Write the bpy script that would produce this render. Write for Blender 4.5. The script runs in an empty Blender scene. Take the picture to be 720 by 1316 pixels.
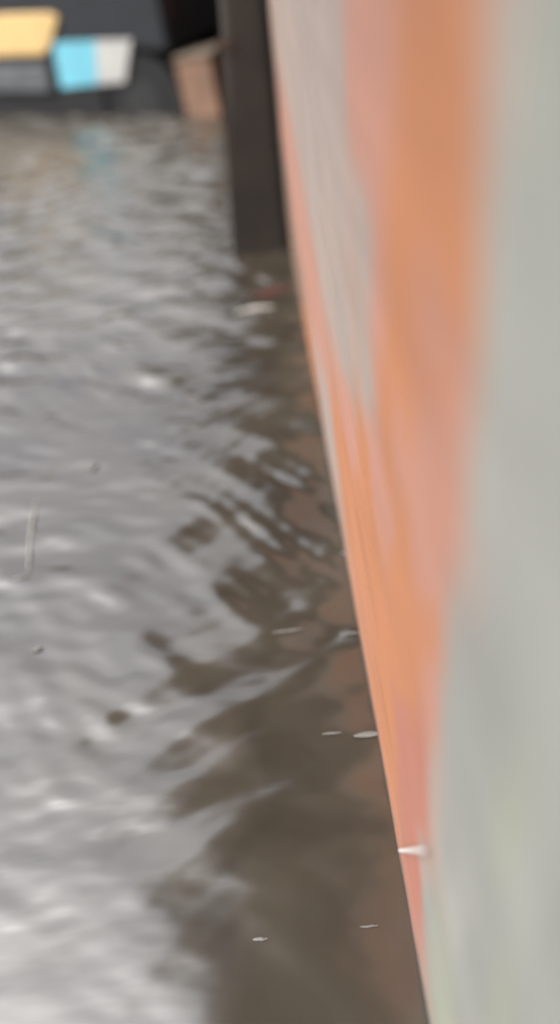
import bpy, bmesh, math, random
import numpy as np
from mathutils import Vector, Matrix, noise
random.seed(7); rng = np.random.default_rng(11)
sc = bpy.context.scene
col = sc.collection
R = math.radians

# ------------------------------------------------------------------ camera
CAM = Vector((0, 0, 1.5))
XA = Vector((0.99333114, 0.11369274, 0.01916256))
YA = Vector((-0.06018924, 0.65310365, -0.75487276))
ZA = Vector((-0.09833869, 0.74868524, 0.65559127))
cd = bpy.data.cameras.new('camera'); cam = bpy.data.objects.new('camera', cd); col.objects.link(cam)
m = Matrix((XA, YA, ZA)).to_4x4(); m.translation = CAM; cam.matrix_world = m
cd.sensor_fit = 'VERTICAL'; cd.sensor_height = 36; cd.lens = 36 * 1000 / 1316
cd.clip_start = .01; cd.clip_end = 600
cd.dof.use_dof = True; cd.dof.focus_distance = 1.5; cd.dof.aperture_fstop = .58
sc.camera = cam

# ------------------------------------------------------------------ light
SUN_EL, SUN_AZ = R(58), R(250)
w = bpy.data.worlds.new('World'); sc.world = w; w.use_nodes = True
nt = w.node_tree; bg = nt.nodes['Background']
sky = nt.nodes.new('ShaderNodeTexSky'); sky.sky_type = 'NISHITA'; sky.sun_disc = False
sky.sun_elevation = SUN_EL; sky.sun_rotation = SUN_AZ; sky.dust_density = 5; sky.air_density = 1.0
hs = nt.nodes.new('ShaderNodeHueSaturation'); hs.inputs['Saturation'].default_value = .24
nt.links.new(sky.outputs[0], hs.inputs['Color']); # broken overcast: soft cloud banks over the desaturated sky
wtc = nt.nodes.new('ShaderNodeTexCoord'); wn = nt.nodes.new('ShaderNodeTexNoise'); wn.inputs['Scale'].default_value = 3.6; wn.inputs['Detail'].default_value = 5; wn.inputs['Distortion'].default_value = .4
wr = nt.nodes.new('ShaderNodeMapRange'); wr.inputs[1].default_value = .36; wr.inputs[2].default_value = .64; wr.inputs[3].default_value = 2.5; wr.inputs[4].default_value = 4.0
wv = nt.nodes.new('ShaderNodeVectorMath'); wv.operation = 'SCALE'
nt.links.new(wtc.outputs['Generated'], wn.inputs['Vector']); nt.links.new(wn.outputs[0], wr.inputs[0]); nt.links.new(hs.outputs[0], wv.inputs[0]); nt.links.new(wr.outputs[0], wv.inputs['Scale'])
# overcast skies are brightest overhead
sx = nt.nodes.new('ShaderNodeSeparateXYZ'); zr = nt.nodes.new('ShaderNodeMapRange'); zr.inputs[1].default_value = .55; zr.inputs[2].default_value = .97; zr.inputs[3].default_value = 1.3; zr.inputs[4].default_value = 1.75
zv = nt.nodes.new('ShaderNodeVectorMath'); zv.operation = 'SCALE'
nt.links.new(wtc.outputs['Generated'], sx.inputs[0]); nt.links.new(sx.outputs[2], zr.inputs[0]); nt.links.new(wv.outputs[0], zv.inputs[0]); nt.links.new(zr.outputs[0], zv.inputs['Scale'])
nt.links.new(zv.outputs[0], bg.inputs[0])
bg.inputs[1].default_value = .15
sd = bpy.data.lights.new('sun', 'SUN'); sd.energy = .5; sd.angle = R(60); sd.color = (1, .96, .9)
sun = bpy.data.objects.new('sun', sd); col.objects.link(sun)
sdir = Vector((math.sin(SUN_AZ) * math.cos(SUN_EL), math.cos(SUN_AZ) * math.cos(SUN_EL), math.sin(SUN_EL)))
sun.rotation_euler = sdir.to_track_quat('Z', 'Y').to_euler()
vs = sc.view_settings; vs.view_transform = 'Standard'; vs.look = 'None'; vs.gamma = 1; vs.use_curve_mapping = False
vs.exposure = -0.56

# ------------------------------------------------------------------ helpers
def mat(name, c, rough=.8, metal=0, var=.25, scale=6, bump=0, bscale=40, ior=None, vcol=None, stain=None):
    mt = bpy.data.materials.new(name); mt.use_nodes = True; t = mt.node_tree; b = t.nodes['Principled BSDF']
    b.inputs['Roughness'].default_value = rough; b.inputs['Metallic'].default_value = metal
    if ior: b.inputs['IOR'].default_value = ior
    tc = t.nodes.new('ShaderNodeTexCoord')
    nz = t.nodes.new('ShaderNodeTexNoise'); nz.inputs['Scale'].default_value = scale; nz.inputs['Detail'].default_value = 6
    t.links.new(tc.outputs['Object'], nz.inputs['Vector'])
    mr = t.nodes.new('ShaderNodeMapRange'); mr.inputs[1].default_value = .3; mr.inputs[2].default_value = .7
    mr.inputs[3].default_value = 1 - var; mr.inputs[4].default_value = 1 + var * .6
    t.links.new(nz.outputs[0], mr.inputs[0])
    mx = t.nodes.new('ShaderNodeVectorMath'); mx.operation = 'SCALE'
    if vcol:
        a = t.nodes.new('ShaderNodeVertexColor'); a.layer_name = vcol; t.links.new(a.outputs[0], mx.inputs[0])
    else: mx.inputs[0].default_value = c
    t.links.new(mr.outputs[0], mx.inputs['Scale']); t.links.new(mx.outputs[0], b.inputs['Base Color'])
    if bump:
        n2 = t.nodes.new('ShaderNodeTexNoise'); n2.inputs['Scale'].default_value = bscale; n2.inputs['Detail'].default_value = 8
        t.links.new(tc.outputs['Object'], n2.inputs['Vector'])
        bp = t.nodes.new('ShaderNodeBump'); bp.inputs['Strength'].default_value = bump; bp.inputs['Distance'].default_value = .01
        t.links.new(n2.outputs[0], bp.inputs['Height']); t.links.new(bp.outputs[0], b.inputs['Normal'])
    return mt

def obj(name, bm, m, parent=None, smooth=False):
    me = bpy.data.meshes.new(name)
    if isinstance(bm, bmesh.types.BMesh):
        bmesh.ops.recalc_face_normals(bm, faces=bm.faces); bm.to_mesh(me); bm.free()
    else: me = bm
    me.materials.append(m)
    if smooth:
        for p in me.polygons: p.use_smooth = True
    o = bpy.data.objects.new(name, me); col.objects.link(o)
    if parent: o.parent = parent
    return o

def tag(o, label, cat, group=None):
    o['label'] = label; o['category'] = cat
    if group: o['group'] = group
    return o

def thing(name, label, cat, loc=(0, 0, 0), rz=0, group=None):
    o = bpy.data.objects.new(name, None); o.empty_display_size = .1; col.objects.link(o)
    o.location = loc; o.rotation_euler = (0, 0, rz)
    return tag(o, label, cat, group)

def box(bm, x0, x1, y0, y1, z0, z1, bev=0, seg=2):
    r = bmesh.ops.create_cube(bm, size=1); vv = r['verts']
    for v in vv: v.co = Vector(((x0 + x1) / 2 + v.co.x * (x1 - x0), (y0 + y1) / 2 + v.co.y * (y1 - y0), (z0 + z1) / 2 + v.co.z * (z1 - z0)))
    if bev:
        es = list({e for v in vv for e in v.link_edges})
        bmesh.ops.bevel(bm, geom=es, offset=bev, segments=seg, affect='EDGES', profile=.5)
    return bm

def bx(*a, **k): return box(bmesh.new(), *a, **k)

def prism(bm, pts, y0, y1, bev=0):
    """outline in x,z pushed from y0 to y1"""
    a = [bm.verts.new((x, y0, z)) for x, z in pts]; f = bm.faces.new(a)
    r = bmesh.ops.extrude_face_region(bm, geom=[f])
    vs_ = [e for e in r['geom'] if isinstance(e, bmesh.types.BMVert)]
    for v in vs_: v.co.y = y1
    if bev:
        es = [e for e in bm.edges if abs(e.verts[0].co.y - e.verts[1].co.y) < 1e-6]
        bmesh.ops.bevel(bm, geom=es, offset=bev, segments=3, affect='EDGES', profile=.5)
    return bm

def cyl(bm, c, r, depth, axis='Y', n=32, r2=None):
    rot = {'Y': Matrix.Rotation(R(90), 4, 'X'), 'X': Matrix.Rotation(R(90), 4, 'Y'), 'Z': Matrix()}[axis]
    bmesh.ops.create_cone(bm, cap_ends=True, segments=n, radius1=r, radius2=r if r2 is None else r2, depth=depth,
                          matrix=Matrix.Translation(c) @ rot)
    return bm

def ray(px, py): return (XA * 0 + Vector((XA.dot(Vector((px - 360, 658 - py, -1000))), YA.dot(Vector((px - 360, 658 - py, -1000))), ZA.dot(Vector((px - 360, 658 - py, -1000))))))
def at(px, py, z=0):
    r = ray(px, py); return CAM + r * ((z - CAM.z) / r.z)

# ------------------------------------------------------------------ water
def axis_pts(a, b, step, lo, hi, g=1.12):
    c = list(np.arange(a, b, step)); s = step
    while c[-1] < hi: s *= g; c.append(c[-1] + s)
    s = step
    while c[0] > lo: s *= g; c.insert(0, c[0] - s)
    return np.array(c)
xs = axis_pts(-2.3, .12, .009, -220, 220); ys = axis_pts(.15, 7.2, .0125, -220, 320)
Xg, Yg = np.meshgrid(xs, ys)
def waves(X, Y):
    h = np.zeros_like(X)
    # domain warp so the crests bend
    U = X + .06 * np.sin(2.3 * Y + 1.0) + .05 * np.sin(5.1 * X + 3.7 * Y)
    V = Y + .07 * np.sin(1.9 * X + .4) + .05 * np.sin(4.3 * Y - 3.1 * X + 2)
    for i in range(54):
        L = .05 * (6.0 ** rng.random()); k = 2 * math.pi / L
        th = rng.normal(R(84), R(24)); ph = rng.random() * 6.28
        slope = .020 * (L / .2) ** .05
        h += slope / k * np.sin(k * (U * math.cos(th) + V * math.sin(th)) + ph)
    # short oblique waves thrown back from the wall, strongest close by
    nearw = 1 / (1 + np.exp((Y - 1.75) / .2))
    for i in range(11):
        L = .12 + .2 * rng.random(); k = 2 * math.pi / L; th = rng.normal(R(140), R(12)); ph = rng.random() * 6.28
        h += nearw * .018 / k * np.sin(k * (U * math.cos(th) + V * math.sin(th)) + ph)
    return h
amp = .16 + .84 / (1 + np.exp(-(Yg - .85) / .13))
amp = amp * (1.15 + .65 * np.clip((Yg - 1.8) / 2.2, 0, 1))
far = np.clip(1 - (np.hypot(Xg, Yg) - 8) / 10, 0, 1)
Zg = waves(Xg, Yg) * amp * far
nx, ny = len(xs), len(ys)
co = np.stack([Xg, Yg, Zg], -1).reshape(-1, 3)
idx = np.arange(nx * ny).reshape(ny, nx)
fc = np.stack([idx[:-1, :-1], idx[:-1, 1:], idx[1:, 1:], idx[1:, :-1]], -1).reshape(-1, 4)
me = bpy.data.meshes.new('water')
me.vertices.add(len(co)); me.vertices.foreach_set('co', co.astype(np.float32).ravel())
me.loops.add(len(fc) * 4); me.loops.foreach_set('vertex_index', fc.astype(np.int32).ravel())
me.polygons.add(len(fc)); me.polygons.foreach_set('loop_start', np.arange(0, len(fc) * 4, 4, dtype=np.int32))
me.update(calc_edges=True); me.validate()
wm = bpy.data.materials.new('muddy_water'); wm.use_nodes = True; t = wm.node_tree; b = t.nodes['Principled BSDF']
tc = t.nodes.new('ShaderNodeTexCoord')
n1 = t.nodes.new('ShaderNodeTexNoise'); n1.inputs['Scale'].default_value = 3.2; n1.inputs['Detail'].default_value = 5; n1.inputs['Distortion'].default_value = .8
cr = t.nodes.new('ShaderNodeValToRGB')
cr.color_ramp.elements[0].position = .32; cr.color_ramp.elements[0].color = (.026, .021, .0145, 1)
cr.color_ramp.elements[1].position = .70; cr.color_ramp.elements[1].color = (.049, .041, .029, 1)
t.links.new(tc.outputs['Object'], n1.inputs['Vector']); t.links.new(n1.outputs[0], cr.inputs[0]); t.links.new(cr.outputs[0], b.inputs['Base Color'])
b.inputs['Roughness'].default_value = .18; b.inputs['IOR'].default_value = 2.12
n2 = t.nodes.new('ShaderNodeTexNoise'); n2.inputs['Scale'].default_value = 16; n2.inputs['Detail'].default_value = 1.2
mp = t.nodes.new('ShaderNodeMapping'); mp.inputs['Scale'].default_value = (.6, 1.3, 1)
t.links.new(tc.outputs['Object'], mp.inputs[0]); t.links.new(mp.outputs[0], n2.inputs['Vector'])
bp = t.nodes.new('ShaderNodeBump'); bp.inputs['Strength'].default_value = .18; bp.inputs['Distance'].default_value = .006
t.links.new(n2.outputs[0], bp.inputs['Height']); t.links.new(bp.outputs[0], b.inputs['Normal'])
# pale froth colour on the far crests, standing in for their sky sheen
crest = np.clip(Zg / (.011 * amp + 1e-6) * .5 + .5, 0, 1) * np.clip((Yg - 1.6) / 1.6, 0, 1) * np.clip((-.06 - Xg) / .3, 0, 1) * np.clip(far, 0, 1)
at_ = me.attributes.new('crest', 'FLOAT', 'POINT'); at_.data.foreach_set('value', crest.astype(np.float32).ravel())
an = t.nodes.new('ShaderNodeAttribute'); an.attribute_name = 'crest'
n3 = t.nodes.new('ShaderNodeTexNoise'); n3.inputs['Scale'].default_value = 9; n3.inputs['Detail'].default_value = 5
m3 = t.nodes.new('ShaderNodeMapping'); m3.inputs['Scale'].default_value = (.5, 2.4, 1); m3.inputs['Rotation'].default_value = (0, 0, R(-4))
t.links.new(tc.outputs['Object'], m3.inputs[0]); t.links.new(m3.outputs[0], n3.inputs['Vector'])
mm = t.nodes.new('ShaderNodeMath'); mm.operation = 'MULTIPLY'; t.links.new(an.outputs['Fac'], mm.inputs[0]); t.links.new(n3.outputs[0], mm.inputs[1])
m4 = t.nodes.new('ShaderNodeMapRange'); m4.inputs[1].default_value = .16; m4.inputs[2].default_value = .62; m4.inputs[3].default_value = 0; m4.inputs[4].default_value = .85
t.links.new(mm.outputs[0], m4.inputs[0])
mixc = t.nodes.new('ShaderNodeMix'); mixc.data_type = 'RGBA'; mixc.inputs[7].default_value = (.22, .21, .19, 1)
t.links.new(m4.outputs[0], mixc.inputs[0]); t.links.new(cr.outputs[0], mixc.inputs[6]); t.links.new(mixc.outputs[2], b.inputs['Base Color'])
wo = obj('water', me, wm, smooth=True); wo['kind'] = 'structure'

# ------------------------------------------------------------------ the painted wall and its eave
WX = .1236
house = thing('house', 'house with stained orange and off-white plaster wall standing in the brown floodwater', 'house', (WX, 1.5, 0))
PAL = dict(w=(0.2338, 0.2338, 0.2095), g=(0.2004, 0.2034, 0.1852), p=(0.255, 0.2004, 0.17), s=(0.3174, 0.1518, 0.1086), o=(0.3266, 0.1288, 0.0552), r=(.29, .112, .075), b=(0.1822, 0.1093, 0.07286), d=(0.2156, 0.2247, 0.1761), k=(0.2459, 0.1973, 0.17))
# px, py, paint: paint patches; brown b is shade painted at the far edge
ANCH = [(345,60,'p'),(370,60,'p'),(400,90,'k'),(430,60,'k'),(355,130,'b'),(350,95,'b'),(360,180,'b'),(368,225,'b'),(376,300,'b'),(384,345,'b'),(370,200,'s'),(400,200,'k'),(430,200,'k'),(385,300,'s'),(372,260,'b'),
 (420,330,'p'),(440,420,'k'),(405,400,'s'),(398,440,'o'),(415,500,'k'),(460,120,'s'),(500,60,'s'),(520,120,'o'),(580,60,'o'),(600,150,'o'),(480,200,'s'),(540,220,'o'),
 (590,230,'o'),(510,330,'o'),(570,330,'o'),(600,380,'o'),(470,320,'k'),(490,400,'s'),(500,440,'o'),(520,500,'o'),(560,500,'o'),(500,540,'o'),(470,600,'o'),(500,620,'o'),(520,700,'o'),(510,560,'s'),(560,450,'s'),(590,470,'s'),(470,480,'k'),
 (450,560,'s'),(480,580,'s'),(560,560,'s'),(540,620,'s'),(580,640,'s'),(445,610,'o'),(470,660,'o'),(460,640,'o'),(500,660,'s'),(540,700,'s'),(480,720,'o'),(510,760,'o'),(490,800,'o'),
 (530,800,'o'),(555,830,'o'),(555,760,'s'),(510,850,'o'),(525,860,'o'),(555,880,'s'),(500,920,'o'),(520,950,'r'),(540,960,'r'),(525,1000,'r'),(540,1030,'r'),(560,1030,'p'),
 (530,1060,'r'),(545,1110,'p'),(535,1120,'r'),(550,1160,'g'),(575,1080,'g'),(580,950,'g'),(590,1160,'w'),(560,1220,'d'),(570,1280,'d'),
 (650,60,'p'),(680,60,'w'),(710,150,'g'),(700,100,'d'),(660,250,'w'),(700,300,'g'),(640,350,'w'),(700,450,'w'),(650,500,'w'),(620,600,'w'),(700,600,'w'),(660,700,'w'),
 (600,750,'p'),(590,820,'g'),(640,800,'g'),(700,800,'w'),(650,880,'g'),(610,900,'g'),(700,900,'w'),(630,1000,'g'),(700,1000,'w'),(650,1060,'d'),(600,1000,'g'),(620,1100,'g'),
 (700,1100,'w'),(640,1180,'g'),(700,1200,'g'),(600,1250,'g'),(680,1280,'g'),(650,1290,'d')]
AP = []
for px, py, k in ANCH:
    r = ray(px, py); q = CAM + r * (WX / r.x); AP.append((math.log(max(q.y, .1)), q.z, PAL[k]))
# paint beyond the photo's own stretch of wall
for s_, z_, k in [(.4,1.9,'o'),(.7,1.9,'o'),(1,2.2,'s'),(1.8,1.8,'w'),(2.6,1.4,'p'),(3.3,1.6,'s'),(.15,1.7,'w'),(.2,2.3,'w'),(2.2,2.6,'p'),(.5,2.7,'o'),(3.3,2.6,'p'),(.12,.3,'g')]:
    AP.append((math.log(s_), z_, PAL[k]))
AX = np.array([[a[0], a[1] * 1.0] for a in AP]); AC = np.array([a[2] for a in AP])
def paint(Y, Z):
    out = np.zeros((len(Y), 3))
    wx = np.array([noise.noise(Vector((y * 5, z * 4, 3))) for y, z in zip(Y, Z)])
    wz = np.array([noise.noise(Vector((y * 6, z * 5, 9))) for y, z in zip(Y, Z)])
    P = np.stack([np.log(np.clip(Y, .1, 9)) + .05 * wx, Z + .03 * wz], -1)
    for i0 in range(0, len(P), 4000):
        p = P[i0:i0 + 4000]; d2 = ((p[:, None, :] - AX[None]) ** 2 * np.array([1, 1.0])).sum(-1)
        wgt = 1 / (d2 + .0006) ** 2.2
        out[i0:i0 + 4000] = (wgt[..., None] * AC).sum(1) / wgt.sum(1)[:, None]
    return out
Ys = np.concatenate([np.arange(-3, .05, .1), np.geomspace(.05, 3.57, 190)]); Zs = np.concatenate([[-.35], np.arange(-.03, .12, .006), np.arange(.12, 3.01, .02)])
YY, ZZ = np.meshgrid(Ys, Zs); n_y, n_z = len(Ys), len(Zs)
bm = bmesh.new()
relief = .5 * np.array([.0015 * noise.noise(Vector((y * 9, z * 9, 1))) + .002 * noise.noise(Vector((y * 2, z * 2, 5))) for y, z in zip(YY.ravel(), ZZ.ravel())])
vv = [bm.verts.new((r_, y - 1.5, z)) for y, z, r_ in zip(YY.ravel(), ZZ.ravel(), relief)]
for j in range(n_z - 1):
    for i in range(n_y - 1):
        bm.faces.new((vv[j * n_y + i], vv[j * n_y + i + 1], vv[(j + 1) * n_y + i + 1], vv[(j + 1) * n_y + i]))
nf = len(vv)
# back, ends and top of the wall (a 24 cm thick masonry wall)
for q in [((.24,-4.5,-.35),(.24,2.07,-.35),(.24,2.07,3),(.24,-4.5,3)), ((.0,2.07,-.35),(.24,2.07,-.35),(.24,2.07,3),(.0,2.07,3)), ((0,-4.5,-.35),(.24,-4.5,-.35),(.24,-4.5,3),(0,-4.5,3))]:
    bm.faces.new([bm.verts.new(c) for c in q])
me = bpy.data.meshes.new('wall'); bm.to_mesh(me); nv = len(me.vertices); bm.free()
ca = me.color_attributes.new('paint', 'FLOAT_COLOR', 'POINT')
cc = np.ones((nv, 4)); cc[:, :3] = PAL['w']; cc[:nf, :3] = paint(YY.ravel(), ZZ.ravel())
tide = np.array([.035 + .03 * noise.noise(Vector((y * 6, 0, 7))) + .012 * noise.noise(Vector((y * 25, 0, 3))) for y in YY.ravel()])
wet = np.clip((tide - ZZ.ravel()) / .015 + .5, 0, 1)[:, None]
mott = np.array([1 + (.15 * noise.noise(Vector((y * 2, z * 13, 21))) + .16 * noise.noise(Vector((y * 4, z * 25, 4)))) / (1 + y * .8) for y, z in zip(YY.ravel(), ZZ.ravel())])[:, None]
cc[:nf, :3] = cc[:nf, :3] * mott * (1 - .62 * wet) + wet * .02
ca.data.foreach_set('color', cc.ravel())
obj('wall', me, mat('painted_plaster', (1, 1, 1), .85, var=.05, scale=5, bump=.25, bscale=60, vcol='paint'), house, smooth=True)
mt_roof = mat('weathered_tin', (.10, .085, .07), .7, metal=.0, var=.3, scale=3)
# corrugated eave, its edge a little uneven
bm = bmesh.new(); cols = 420; ylist = np.linspace(-4.5, 7.1, cols)
prev = None
for i, y in enumerate(ylist):
    z = .012 * math.sin(i * math.pi / 3); e = -.68 - .34 / (1 + math.exp((y - 2.0) / .35)) + .05 * noise.noise(Vector((y * .7, 0, 2)))
    a = bm.verts.new((e, y, 3.02 + z)); c = bm.verts.new((.5, y, 3.30 + z))
    a2 = bm.verts.new((e, y, 3.017 + z)); c2 = bm.verts.new((.5, y, 3.297 + z))
    if prev: bm.faces.new((prev[0], a, c, prev[1])); bm.faces.new((prev[2], a2, c2, prev[3]))
    prev = (a, c, a2, c2)
obj('eave', bm, mt_roof, house)
mt_wood = mat('dark_timber', (.035, .024, .017), .8, var=.3, scale=8, bump=.3)
for k in range(10):
    y = -4 + k * 1.2
    bm = bmesh.new(); prism(bm, [(-.72, 2.94), (-.72, 3.0), (.3, 3.23), (.3, 3.17)], y, y + .06); obj('rafter', bm, mt_wood, house)

# ------------------------------------------------------------------ dark post at the wall's end
post = thing('gate_post', 'dark brown gate post standing in the floodwater at the far end of the orange wall', 'post', (-.015, 3.72, 0))
mt_post = mat('dark_post_paint', (.022, .016, .0115), .65, var=.35, scale=5, bump=.4, bscale=25)
bm = bmesh.new()
sec = [(-.35, -.165), (0, -.138), (.5, -.10), (1.0, -.055), (1.5, -.035), (2.9, -.03)]
prism(bm, [(x, z) for z, x in sec] + [(.135, 2.9), (.135, -.35)], -.12, .12, bev=.035)
obj('shaft', bm, mt_post, post)
obj('hinge', bx(-.09, -.02, -.128, -.12, .86, .90, bev=.003), mat('rusty_iron', (.05, .03, .02), .6, bump=.4), post)

# house beyond the post: a dark shop front standing back from the street
shop = thing('shop', 'dark brown shop front with a lowered shutter behind the gate post', 'shop', (.35, 3.9, 0))
mt_shop = mat('dark_brown_wall', (.022, .017, .015), .8, var=.3, scale=3, bump=.3)
obj('wall', bx(0, .25, 0, 4.3, -.35, 3, ), mt_shop, shop)
bm = bmesh.new()
for k in range(26): prism(bm, [(-.03, .1 + k * .09), (-.045, .145 + k * .09), (-.03, .185 + k * .09), (-.005, .185 + k * .09), (-.005, .1 + k * .09)], .8, 3.0)
obj('shutter', bm, mat('rusty_shutter', (.05, .035, .028), .6, metal=.3), shop)

back = thing('building', 'dark low building across the flooded lane behind the parked vehicle', 'building', (-3, 9.0, 0))
obj('wall', bx(1.5, 3.6, 0, 2, -.35, 2.3), mt_shop, back)
obj('parapet', bx(1.4, 3.7, -.06, 2.1, 2.303, 2.4, bev=.01), mat('dark_coping', (.05, .045, .04), .8), back)
dr = obj('door', bx(2.75, 3.45, -.04, -.003, -.3, 1.95, bev=.005), mt_wood, back)
obj('handle', cyl(bmesh.new(), (2.83, -.07, 1.0), .012, .14, 'Z', 12), mat('dull_steel', (.3, .3, .3), .4, metal=.9), dr)
for x in (1.65,):
    wf = obj('window', bx(x, x + .8, -.04, -.003, .95, 1.85, bev=.005), mat('window_frame', (.06, .05, .045), .6), back)
    obj('pane', bx(x + .06, x + .74, -.045, -.0415, 1.01, 1.79), mat('dark_glass', (.01, .012, .014), .08), wf)

# ------------------------------------------------------------------ low tan pier between vehicle and post
u = Vector((-.908, .419, 0)).normalized()
VO = Vector((-.49, 6.24, 0)); vrz = math.atan2(-u.y, -u.x)          # local +x points right along the side, so x is minus the measured run
pier = thing('plastered_pier', 'low tan plastered pier with pale cap between dark vehicle and gate post', 'pier', tuple(VO), vrz)
bm = bx(.035, .315, .0, .28, -.35, .375, bev=.012)
for v in bm.verts:
    v.co.x -= .03 * (v.co.z) / .375
obj('shaft', bm, mat('tan_plaster', (.20, .115, .075), .85, var=.25, scale=7, bump=.4), pier)
bm = bx(.0, .30, -.015, .30, .377, .397, bev=.006)
for v in bm.verts: v.co.z += .03 * (v.co.x - .15) / .3
obj('cap', bm, mat('pale_cap', (.14, .11, .08), .8, bump=.3), pier)

# ------------------------------------------------------------------ parked vehicle: a small dark three-wheeler cargo van, side on
van = thing('parked_pickup', 'dark pickup with yellow side panel and cyan and white sticker standing in the floodwater', 'pickup', tuple(VO), vrz)
mt_body = mat('dark_blue_paint', (.009, .0105, .014), .4, var=.3, scale=4)
mt_black = mat('black_rubber', (.007, .0065, .007), .8, var=.3)
body = [(-.02, .42), (-.03, .84), (-.06, .87), (-1.98, .87), (-2.02, 1.40), (-2.1, 1.46), (-2.75, 1.46), (-3.05, .92), (-3.42, .80), (-3.48, .3), (-3.46, .17),
        (-3.1, .16), (-3.05, .30), (-2.95, .39), (-2.8, .42), (-2.65, .39), (-2.55, .30), (-2.5, .17), (-.62, .16), (-.56, .30), (-.46, .39), (-.3, .44), (-.12, .42)]
obj('body', prism(bmesh.new(), body, 0, 1.35, bev=.035), mt_body, van)
obj('sill', bx(-2.48, -.63, -.012, .05, -.05, .165, bev=.012), mt_black, van)
obj('side_guard', bx(-1.84, -1.06, -.045, .0, .185, .36, bev=.015), mat('grey_metal', (.10, .105, .11), .5, metal=.2), van)
bm = prism(bmesh.new(), [(-1.84, .43), (-1.06, .43), (-.97, .50), (-.86, .66), (-.92, .69), (-1.84, .70)], -.03, .0, bev=.008)
obj('yellow_panel', bm, mat('yellow_paint', (.58, .39, .165), .5, var=.1), van)
st = obj('sticker', prism(bmesh.new(), [(-.99, .20), (-.66, .225), (-.60, .505), (-.97, .505)], -.014, -.002, bev=.002), mat('cyan_paint', (.13, .40, .49), .5, var=.1), van)
st['label'] = 'cyan part of the sticker'
s2 = obj('sticker', prism(bmesh.new(), [(-.657, .225), (-.42, .235), (-.30, .505), (-.597, .505)], -.014, -.002, bev=.002), mat('white_paint', (.40, .39, .37), .5, var=.15), van)
s2['label'] = 'white part of the sticker'
for cx in (-.3, -2.8):
    for yy in (.09, 1.26):
        ty = obj('wheel', cyl(bmesh.new(), (cx, yy, .10), .31, .16, 'Y', 40), mt_black, van, smooth=False)
        obj('rim', cyl(bmesh.new(), (cx, yy + (-.083 if yy < 1 else .083), .10), .15, .012, 'Y', 28), mat('dull_rim', (.02, .02, .02), .6, metal=.2), ty)
mt_gl = mat('tinted_glass', (.012, .014, .016), .08)
obj('window', prism(bmesh.new(), [(-2.16, .95), (-2.16, 1.36), (-2.68, 1.36), (-2.9, .95)], -.006, .01), mt_gl, van)
obj('tail_lamp', bx(-.028, -.005, .06, .16, .6, .8, bev=.006), mat('red_lens', (.03, .004, .004), .5), van)

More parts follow.
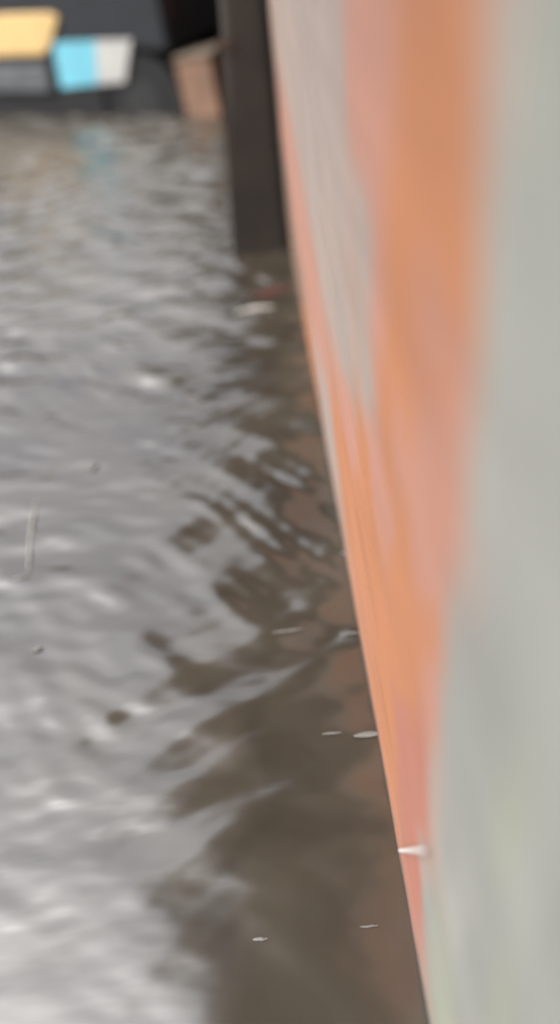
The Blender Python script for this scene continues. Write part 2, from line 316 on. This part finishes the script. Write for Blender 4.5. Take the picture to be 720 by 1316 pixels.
# ------------------------------------------------------------------ small things on the water
def wave_z(p): 
    j = int(np.searchsorted(ys, p.y)); i = int(np.searchsorted(xs, p.x)); return float(Zg[max(j - 3, 0):j + 4, max(i - 3, 0):i + 4].max())
mt_foam = mat('foam', (.15, .145, .13), .5, var=.2, scale=60)
mt_bright = mat('bright_foam', (.55, .53, .5), .5, var=.1, scale=60)
def wallpt(px, py):
    r = ray(px, py); return CAM + r * ((WX - .010) / r.x)
def fleck(px0, py0, px1, py1, wpx, label, bend=0, group='foam flecks on the floodwater', name='foam_fleck', m=None, zz=0, hgt=.35, jit=1, on_wall=False, blunt=.7):
    a = at(px0, py0, zz); b_ = at(px1, py1, zz)
    if on_wall: a = wallpt(px0, py0); b_ = wallpt(px1, py1)
    c = (a + b_) / 2; L = (b_ - a).length
    wd = wpx / 1000 * (c - CAM).length
    bm = bmesh.new(); n = 18; ring = []
    d = (b_ - a).normalized(); s = Vector((-d.y, d.x, 0)); up = Vector((0, 0, 1))
    if on_wall: up = Vector((-1, 0, 0)); s = d.cross(up)
    for i in range(n + 1):
        tt = i / n; prof = math.sin(math.pi * (0.04 + .92 * tt)) ** blunt
        w_ = wd * prof * (1 + jit * (random.random() - .5) * .5); mid = a.lerp(b_, tt) + s * (bend * L * math.sin(math.pi * tt)) + s * wd * .35 * jit * (random.random() - .5) - c
        top = w_ * hgt
        ring.append([bm.verts.new(mid + s * w_ * .5 * math.cos(q) + up * (top * math.sin(q))) for q in [k * math.pi * 2 / 10 for k in range(10)]])
    for i in range(n):
        for k in range(10): bm.faces.new((ring[i][k], ring[i][(k + 1) % 10], ring[i + 1][(k + 1) % 10], ring[i + 1][k]))
    bm.faces.new(ring[0]); bm.faces.new(ring[-1][::-1])
    o = obj(name, bm, m or mt_foam, smooth=True); o.location = c if on_wall else (c.x, c.y, wave_z(c) + zz + .001)
    return tag(o, label, {'foam_fleck': 'foam'}.get(name, name.replace('_', ' ')), group)
fleck(303, 403, 353, 396, 5, 'bright curved white fleck on dark water just below the gate post', .08, m=mt_bright)
fleck(350, 815, 391, 810, 3, 'thin white fleck on brown water halfway down, left of the one touching the wall', 0)
fleck(437, 817, 466, 815, 3, 'thin white fleck touching the foot of the orange wall, halfway down')
fleck(438, 714, 468, 711, 6, 'soft wide white fleck against the orange wall, upper of those at its foot')
fleck(455, 947, 492, 943, 8, 'broad pale splash of foam at the foot of the red patch of wall', jit=.2, hgt=.12)
fleck(414, 944, 440, 942, 3, 'faint thin fleck on dark water left of the broad splash of foam')
fleck(512, 1093, 546, 1093, 5, 'bright straight white fleck on the wall just above the water, lowest along the wall', m=mt_bright, jit=.2, on_wall=True, hgt=.1, blunt=.15)
fleck(325, 1208, 345, 1207, 4, 'small pale fleck alone on the dark water near the bottom')
fleck(463, 1192, 487, 1190, 2.5, 'faintest thin fleck on dark water right of the lone bottom fleck')
fleck(12, 748, 38, 741, 4, 'white fleck at the lower end of the thin pale stalk')
fleck(55, 535, 68, 531, 4, 'tiny bright fleck on grey water above the thin pale stalk')
fleck(116, 602, 128, 597, 4, 'tiny bright fleck on grey water right of the thin pale stalk')
fleck(42, 838, 55, 832, 5, 'small bright fleck on the rippled water below the stalk by the left edge')
fleck(130, 406, 172, 400, 7, 'bright white crest of foam on the far grey ripples')
mt_stalk = mat('pale_stalk', (.28, .28, .24), .6)
fleck(37, 736, 48, 642, 2.6, 'thin pale stalk floating on the grey rippled water', .02, None, 'floating_stalk', mt_stalk)
mt_red = mat('dark_red_plastic', (.10, .02, .018), .5)
fleck(328, 382, 376, 370, 9, 'dark red scrap floating at the foot of the gate post', .05, None, 'plastic_scrap', mt_red, hgt=.2)
